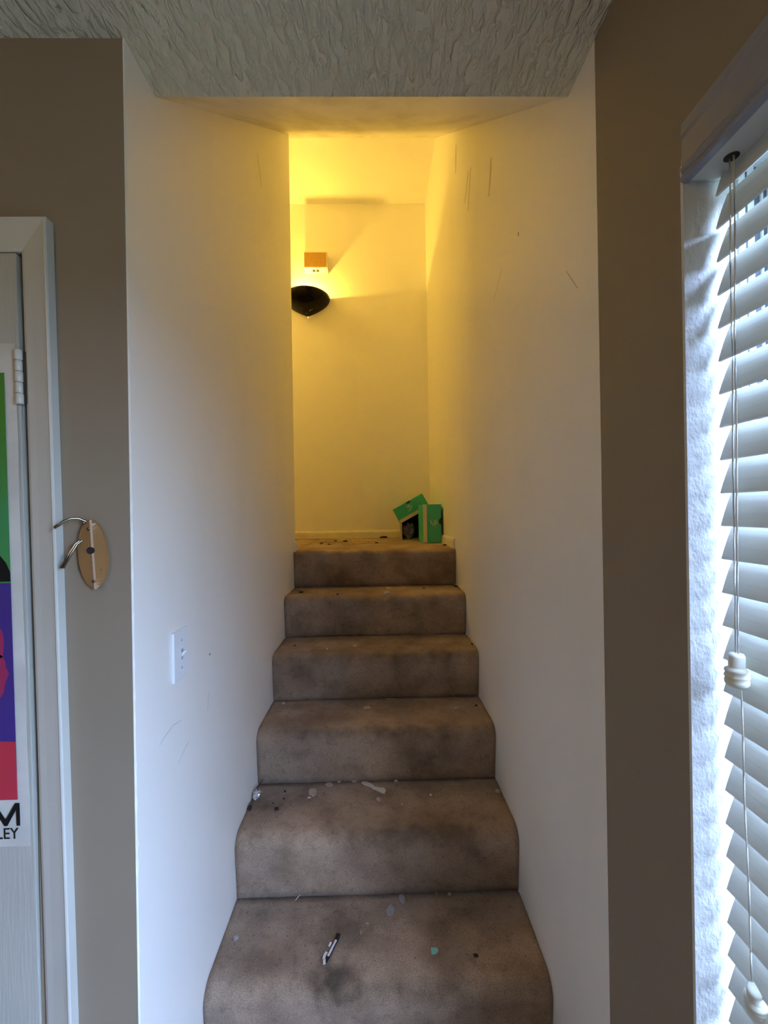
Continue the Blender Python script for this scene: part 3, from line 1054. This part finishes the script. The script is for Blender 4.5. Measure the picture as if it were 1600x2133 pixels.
# emblem: a pale hooked stroke between two letters, printed sideways on this box
def emblem(parent, cx, cz, y, ang, s):
    pts = []
    for t in [i / 10 for i in range(11)]:
        pts.append((-0.022 + 0.046 * t, -0.004 + 0.012 * (2 * t - 0.55) ** 2 * (1 if t > 0.27 else 0.8)))
    back = [(p[0] + 0.001, p[1] + 0.0062 * math.sin(math.pi * min(1, (1 - i / 10) * 1.02)) ** 0.8) for i, p in enumerate(pts)]
    out = pts + back[::-1][1:-1]
    ca, sa = math.cos(ang), math.sin(ang)
    bm = prism(bmesh.new(), [(cx + s * (p[0] * ca - p[1] * sa), cz + s * (p[0] * sa + p[1] * ca)) for p in out], 'y', y - 0.0006, y + 0.0003)
    obj('emblem_stroke', bm, 'mark', parent)
    ox, oz = 0.0, 0.012
    o = text_part('emblem_letters', 'SB', 0.022 * s, (0, 0, 0), (0, 0, 0), 'mark', parent, 'CENTER', 0.0004)
    o.data.transform(Matrix.Translation((cx + s * (ox * ca - oz * sa), y - 0.0003, cz + s * (ox * sa + oz * ca))) @ Matrix.Rotation(-ang, 4, 'Y') @ Matrix.Rotation(R(90), 4, 'X'))


emblem(A, -0.006, 0.125, -0.1355, R(-78), 1.35)

Cc = empty('open_carton', (0.25, 3.25, LZ), 'dark open carton holding crumpled tissue, wedged between the shoe boxes', 'box')
cx0, cx1, cy0, cy1 = -0.071, 0.100, -0.13, 0.13
bm = box(cx0, cx1, cy0, cy1, 0, 0.003)
obj('bottom_panel', bm, 'cardgrey', Cc)
sl = math.tan(R(28.5))
h0 = 0.118
def side(x, t):
    return prism(bmesh.new(), [(x, 0.003), (x + t, 0.003), (x + t, h0 + (x + t - cx0) * sl), (x, h0 + (x - cx0) * sl)], 'y', cy0, cy1)
obj('side_panel', side(cx0, 0.003), 'cardgrey', Cc)
obj('side_panel', side(cx1 - 0.003, 0.003), 'cardin', Cc)
obj('back_panel', prism(bmesh.new(), [(cx0 + 0.003, 0.003), (cx1 - 0.003, 0.003), (cx1 - 0.003, h0 + (cx1 - cx0) * sl), (cx0 + 0.003, h0 + 0.003 * sl)], 'y', cy1 - 0.003, cy1), 'cardin', Cc)
obj('sloping_top', prism(bmesh.new(), [(cx0, h0), (cx1, h0 + (cx1 - cx0) * sl), (cx1, h0 + 0.003 + (cx1 - cx0) * sl), (cx0, h0 + 0.003)], 'y', cy0, cy1), 'cardin', Cc)

ti = tag(obj('tissue_paper', bmesh.new(), 'tissue'), 'crumpled lavender tissue paper inside the dark open carton', 'paper')
bm = bmesh.new()
bmesh.ops.create_icosphere(bm, subdivisions=4, radius=1)
for v in bm.verts:
    n1 = noise.noise(v.co * 1.7) * 0.5 + noise.noise(v.co * 4.1) * 0.22
    v.co = Vector((v.co.x * 0.045 * (1 + n1), v.co.y * 0.05 * (1 + n1), v.co.z * 0.048 * (1 + n1)))
zmin = min(v.co.z for v in bm.verts)
bm.to_mesh(ti.data)
bm.free()
ti.location = (0.235, 3.185, LZ + 0.0032 - zmin)

B = empty('shoe_box', (0.18, 3.10, 1.563), 'green shoe box tipped over at a slant on top of the dark carton', 'box')
B.rotation_euler = (0, R(-28.5), 0)
B.location = (0.25 + cx0 - 0.004, 3.112, LZ + h0 + 0.0045)
obj('box_body', box(-0.002, 0.236, 0, 0.22, 0.0, 0.112, 0.001), 'green', B)
obj('lid_stripe', box(-0.004, 0.238, -0.0022, 0.0, -0.0005, 0.024), 'cream', B)
bm = bmesh.new()
prism(bm, [(0.117 + 0.016 * math.cos(math.pi * i / 12), 0.1125 - 0.016 * math.sin(math.pi * i / 12)) for i in range(13)], 'y', -0.0014, 0.0005)
obj('thumb_notch', bm, 'cardin', B)
emblem(B, 0.108, 0.054, -0.0008, R(8), 1.35)

# ------------------------------------------------------------------ litter on the treads
def flake(name, x, y, k, w, d, h, m, label, cat, seed, rot=0.0, group=None, lift=0.0015):
    bm = bmesh.new()
    n = 14
    top, bot = [], []
    for i in range(n):
        a = 2 * math.pi * i / n
        q = 1 + 0.38 * noise.noise(Vector((math.cos(a) * 1.6 + seed, math.sin(a) * 1.6, seed * 3.1)))
        px, py = w / 2 * q * math.cos(a), d / 2 * q * math.sin(a)
        top.append(bm.verts.new((px * 0.9, py * 0.9, h * (0.8 + 0.5 * noise.noise(Vector((i, seed, 1)))))))
        bot.append(bm.verts.new((px, py, 0)))
    c = bm.verts.new((0, 0, h * 1.1))
    for i in range(n):
        j = (i + 1) % n
        bm.faces.new((bot[i], bot[j], top[j], top[i]))
        bm.faces.new((top[i], top[j], c))
    bm.faces.new(bot[::-1])
    o = obj(name, bm, m)
    o.location = (x, y, tz(k) + lift)
    o.rotation_euler = (0, 0, rot)
    return tag(o, label, cat, group)


# crumpled foil against the left wall
bm = bmesh.new()
bmesh.ops.create_icosphere(bm, subdivisions=3, radius=1)
for v in bm.verts:
    q = 1 + 0.7 * noise.noise(v.co * 2.2) + 0.4 * noise.noise(v.co * 5)
    v.co = Vector((v.co.x * 0.011 * q, v.co.y * 0.017 * q, v.co.z * 0.012 * q))
zmin = min(v.co.z for v in bm.verts)
o = tag(obj('foil_scrap', bm, 'foil'), 'crumpled silver foil scrap touching the left wall', 'litter')
o.location = (-0.4400, 1.531, tz(4) + 0.001 - zmin)
# thin dark twig beside it
tag(obj('twig', tube(bmesh.new(), [(-0.455, 1.585, tz(4) + 0.002), (-0.446, 1.600, tz(4) + 0.010), (-0.439, 1.612, tz(4) + 0.018)], 0.0012, 6), 'crumb'),
    'thin dark twig in the corner above the silver foil', 'litter')
flake('dark_clump', -0.447, 1.477, 4, 0.012, 0.024, 0.009, 'crumb', 'dark clump at the left wall just below the silver foil', 'litter', 3)

flake('dry_leaf', -0.246, 1.556, 4, 0.030, 0.046, 0.0022, 'leaf', 'largest pinkish dry leaf, right of the scattered dark crumbs', 'litter', 1.3, 0.25)
flake('paint_flake', -0.254, 1.526, 4, 0.012, 0.006, 0.003, 'chip', 'small white flake at the lower tip of the largest dry leaf', 'litter', 9.3)
flake('dry_leaf', -0.192, 1.598, 4, 0.028, 0.024, 0.0024, 'leaf', 'rounded pale leaf at the riser, right of the largest dry leaf', 'litter', 2.7, -0.3)
flake('dry_leaf', -0.157, 1.612, 4, 0.013, 0.012, 0.0022, 'leaf', 'tiny pale leaf bit between the rounded leaf and the long pale smear', 'litter', 4.1)
flake('dry_leaf', -0.101, 1.612, 4, 0.017, 0.012, 0.0022, 'leaf', 'tan leaf bit in the corner left of the white smear', 'litter', 5.5)
# the long smear of plaster dust: one ragged piece
bm = bmesh.new()
sp = [(-0.072, 1.606), (-0.055, 1.597), (-0.036, 1.585), (-0.026, 1.571), (-0.010, 1.563), (0.006, 1.556), (0.014, 1.546)]
ww = [0.004, 0.010, 0.009, 0.007, 0.009, 0.012, 0.009]
up, dn = [], []
for i, (x, y) in enumerate(sp):
    w_ = ww[i] * (1 + 0.3 * noise.noise(Vector((i * 2.3, 0, 0))))
    up.append((x + 0.3 * w_, y + w_))
    dn.append((x - 0.3 * w_, y - w_))
prism(bm, up + dn[::-1], 'z', tz(4) + 0.0005, tz(4) + 0.0032)
tag(obj('plaster_smear', bm, 'chip'), 'long ragged streak of whitish plaster, below the middle of a riser', 'litter')
flake('dry_leaf', -0.010, 1.508, 4, 0.013, 0.026, 0.002, 'leaf', 'faint brown leaf just below the long plaster streak', 'litter', 6.1, 0.3)
flake('paint_flake', 0.055, 1.608, 4, 0.014, 0.014, 0.003, 'chip', 'pale round flake at the riser, right of the long plaster streak', 'litter', 7.7)
flake('paint_flake', 0.174, 1.524, 4, 0.0085, 0.009, 0.0035, 'chip', 'bright white speck alone on the right half of the second-lowest tread', 'litter', 8.2)
flake('paint_flake', 0.071, 1.480, 4, 0.005, 0.005, 0.0025, 'chip', 'tiny pale speck below left of the bright white speck', 'litter', 8.9)
flake('brown_scrap', 0.416, 1.535, 4, 0.018, 0.022, 0.0025, 'leaf', 'brown curled scrap against the right wall', 'litter', 9.9)
for i, (x, y, s_) in enumerate(((-0.347, 1.564, .0085), (-0.356, 1.471, .011), (-0.342, 1.524, .006), (-0.375, 1.503, .005))):
    flake('dark_crumb', x, y, 4, s_ * (1.3 if i == 1 else 1), s_, s_ * 0.6, 'crumb',
          ('black crumb nearest the riser, right of the silver foil', 'widest black crumb, lowest of those right of the silver foil',
           'small black crumb between the two largest near the foil', 'smallest black crumb, nearest to the silver foil')[i], 'crumb', i + 20.5, group='black crumbs beside the foil')

# lowest visible tread
tag(obj('straw', tube(bmesh.new(), [(-0.258, 1.366, tz(5) + 0.0040), (-0.264, 1.356, tz(5) + 0.006), (-0.272, 1.345, tz(5) + 0.0035)], 0.0012, 6), 'chip'),
    'short pale straw by the riser at the back left of the lowest tread', 'litter')
flake('petal', 0.060, 1.342, 5, 0.020, 0.034, 0.0022, 'greyflake', 'upper of two pale grey petals on the lowest tread', 'litter', 11.2, 0.15)
flake('petal', 0.021, 1.303, 5, 0.023, 0.036, 0.0022, 'greyflake', 'lower of two pale grey petals on the lowest tread', 'litter', 12.4, -0.3)
flake('petal', 0.209, 1.352, 5, 0.010, 0.012, 0.0035, 'leaf', 'pinkish round bit at the riser right of the two grey petals', 'litter', 13.1)
flake('paint_flake', 0.168, 1.356, 5, 0.006, 0.006, 0.003, 'leaf', 'tiny pale dot left of the pinkish bit at the riser', 'litter', 13.8)
flake('paint_flake', -0.065, 1.238, 5, 0.004, 0.014, 0.0018, 'greyflake', 'thin pale sliver up and right of the torn wrapper', 'litter', 14.3)
flake('paint_flake', -0.047, 1.264, 5, 0.009, 0.005, 0.0018, 'greyflake', 'pale fleck just above the thin sliver', 'litter', 14.9)
flake('paint_flake', 0.041, 1.260, 5, 0.007, 0.005, 0.002, 'greyflake', 'pale fleck below the two grey petals', 'litter', 15.6)
flake('lint_ball', -0.418, 1.233, 5, 0.014, 0.016, 0.006, 'greyflake', 'fuzzy grey lint at the left wall on the lowest tread', 'litter', 16.6)
flake('brown_scrap', 0.249, 1.163, 5, 0.015, 0.009, 0.002, 'crumb', 'flat brown speck to the right of the aqua plastic piece', 'litter', 17.6)
bm = bmesh.new()
prism(bm, [(-0.0095, 0.009), (0.0065, 0.0085), (0.0105, 0.001), (0.004, -0.007), (-0.0045, -0.0095), (-0.0100, -0.008)], 'z', 0, 0.003)
bmesh.ops.bevel(bm, geom=bm.edges[:], offset=0.0007, segments=1, affect='EDGES')
o = tag(obj('plastic_scrap', bm, 'aqua'), 'small flat aqua plastic piece on the lowest tread', 'litter')
o.location = (0.139, 1.178, tz(5) + 0.001)

# torn black and silver wrapper
wrp = empty('torn_wrapper', (-0.146, 1.185, tz(5) + 0.002), 'torn black and silver wrapper strip beside the big dark stain', 'litter')
def strip(name, pts, w, z, m):
    bm = bmesh.new()
    u_, d_ = [], []
    for i, (x, y) in enumerate(pts):
        x2, y2 = pts[min(i + 1, len(pts) - 1)]
        x1, y1 = pts[max(i - 1, 0)]
        d = Vector((x2 - x1, y2 - y1)).normalized()
        q = w * (1 + 0.35 * noise.noise(Vector((i * 1.7, w * 900, 2))))
        u_.append((x - d.y * q, y + d.x * q))
        d_.append((x + d.y * q, y - d.x * q))
    prism(bm, u_ + d_[::-1], 'z', z, z + 0.0012)
    for v in bm.verts:
        v.co.z += 0.0025 * (0.5 + noise.noise(Vector((v.co.x * 60, v.co.y * 60, 0))))
    return obj(name, bm, m, wrp)
strip('black_strip', [(0.0175, 0.050), (0.014, 0.034), (0.006, 0.012), (-0.004, -0.010), (-0.012, -0.030)], 0.0055, 0.0, 'blackplastic')
strip('silver_strip', [(0.0125, 0.030), (0.008, 0.016), (0.001, 0.0), (-0.005, -0.014)], 0.0030, 0.0016, 'silver')
strip('silver_strip', [(-0.001, 0.022), (-0.005, 0.012)], 0.0024, 0.0018, 'silver')
strip('silver_strip', [(-0.010, -0.002), (-0.015, -0.012), (-0.0155, -0.022)], 0.0034, 0.0018, 'silver')
strip('silver_strip', [(-0.014, -0.024), (-0.0125, -0.036)], 0.0034, 0.0018, 'silver')

# fourth tread up from the lowest
flake('paint_flake', -0.408, 1.835, 3, 0.014, 0.012, 0.004, 'chip', 'white flake on the tread edge by the left wall, two treads above the silver foil', 'litter', 31.1)
flake('dry_leaf', -0.052, 1.776, 3, 0.032, 0.030, 0.0026, 'leaf', 'star-shaped pale leaf, above the middle of a tread two steps over the foil', 'litter', 32.6)
flake('paint_flake', 0.309, 1.749, 3, 0.013, 0.014, 0.004, 'leaf', 'pale round crumb on the right of the tread with the star-shaped leaf', 'litter', 33.9)
flake('dust_streak', -0.222, 1.853, 3, 0.060, 0.010, 0.0018, 'greyflake', 'long greyish dust streak at the riser left of the star-shaped leaf', 'litter', 35.2)
flake('dust_streak', 0.043, 1.857, 3, 0.040, 0.010, 0.0018, 'greyflake', 'short dust streak at the riser right of the star-shaped leaf', 'litter', 36.2)
flake('dark_crumb', 0.396, 1.770, 3, 0.010, 0.009, 0.005, 'crumb', 'dark crumb near the right wall on the tread with the star-shaped leaf', 'crumb', 37.3)
flake('paint_flake', -0.229, 1.917, 2, 0.010, 0.009, 0.004, 'chip', 'white fleck on the middle tread, left of a small bent leaf', 'litter', 41.0)
flake('dry_leaf', -0.107, 1.955, 2, 0.020, 0.028, 0.003, 'leaf', 'small bent pale leaf on the middle tread right of a white fleck', 'litter', 42.0, 0.5)
flake('dark_crumb', -0.384, 1.976, 2, 0.009, 0.008, 0.004, 'crumb', 'lone dark crumb on the left of the middle tread', 'crumb', 43.0)
flake('dark_crumb', 0.420, 1.942, 2, 0.010, 0.016, 0.005, 'crumb', 'dark crumb at the right wall on the middle tread', 'crumb', 44.0)
tag(obj('paper_sliver', prism(bmesh.new(), [(0.040, 2.300), (0.050, 2.312), (0.075, 2.262), (0.066, 2.256)], 'z', tz(1) + 0.001, tz(1) + 0.0035), 'cream'),
    'thin pale paper sliver lying under the top riser', 'litter')
tag(obj('cigarette_butt', tube(bmesh.new(), [(0.031, 2.128, tz(1) + 0.006), (0.052, 2.143, tz(1) + 0.006)], 0.0052, 12), 'chip', smooth=False),
    'short white filter-like stub on the highest step edge', 'litter')
for i, (x, y, k, s_, lb) in enumerate(((-0.391, 2.209, 1, .018, 'flat dark crumb at the far left of the highest step'), (-0.20, 2.135, 1, .012, 'dark crumb on the edge of the highest step'),
                                       (0.24, 2.262, 1, .010, 'dark speck right of the thin paper sliver'), (0.416, 2.300, 1, .014, 'dark crumb in the right corner of the highest step'),
                                       (-0.226, 3.04, 0, .026, 'biggest dark crumb on the landing, left of the boxes'), (-0.301, 3.12, 0, .018, 'dark crumb behind the biggest one on the landing'),
                                       (-0.004, 2.842, 0, .018, 'dark crumb at the middle of the landing'), (0.05, 3.40, 0, .040, 'dark scrap near the far baseboard, left of the carton'),
                                       (0.40, 2.56, 0, .018, 'dark crumb in front of the upright green box'), (-0.371, 2.885, 0, .016, 'dark crumb on the left side of the landing'),
                                       (-0.309, 2.786, 0, .016, 'dark crumb nearest the landing edge, left side'))):
    flake('dark_crumb', x, y, k, s_ * 1.3, s_, s_ * 0.35, 'crumb', lb, 'crumb', 50 + i * 1.7, lift=0.002)

# fine dirt nobody could count
bm = bmesh.new()
r2 = random.Random(3)
for i in range(520):
    k = r2.choice((0, 0, 0, 1, 1, 2, 3, 4, 4, 5, 5))
    if k == 0:
        x, y = r2.gauss(-0.24, 0.13), r2.uniform(2.75, 3.30)
    else:
        x, y = r2.uniform(XL + 0.012, XR - 0.012), r2.uniform(ny(k) + 0.06, ny(k - 1) + 0.008)
    if not (XL + 0.01 < x < XR - 0.012):
        continue
    s_ = r2.uniform(0.0009, 0.0021) * (1.6 if k == 0 else 1)
    zz = tz(k) + 0.0015
    v = [bm.verts.new((x + s_ * a, y + s_ * b, zz + s_ * c)) for a, b, c in ((-1, -0.7, 0), (1.1, -0.8, 0), (0.1, 1, 0), (0, 0, 1.0))]
    for f in ((0, 1, 2), (0, 1, 3), (1, 2, 3), (2, 0, 3)):
        bm.faces.new([v[q] for q in f])
tag(obj('dirt_crumbs', bm, 'crumb'), 'fine dark dirt scattered over the carpeted treads', 'dirt', kind='stuff')
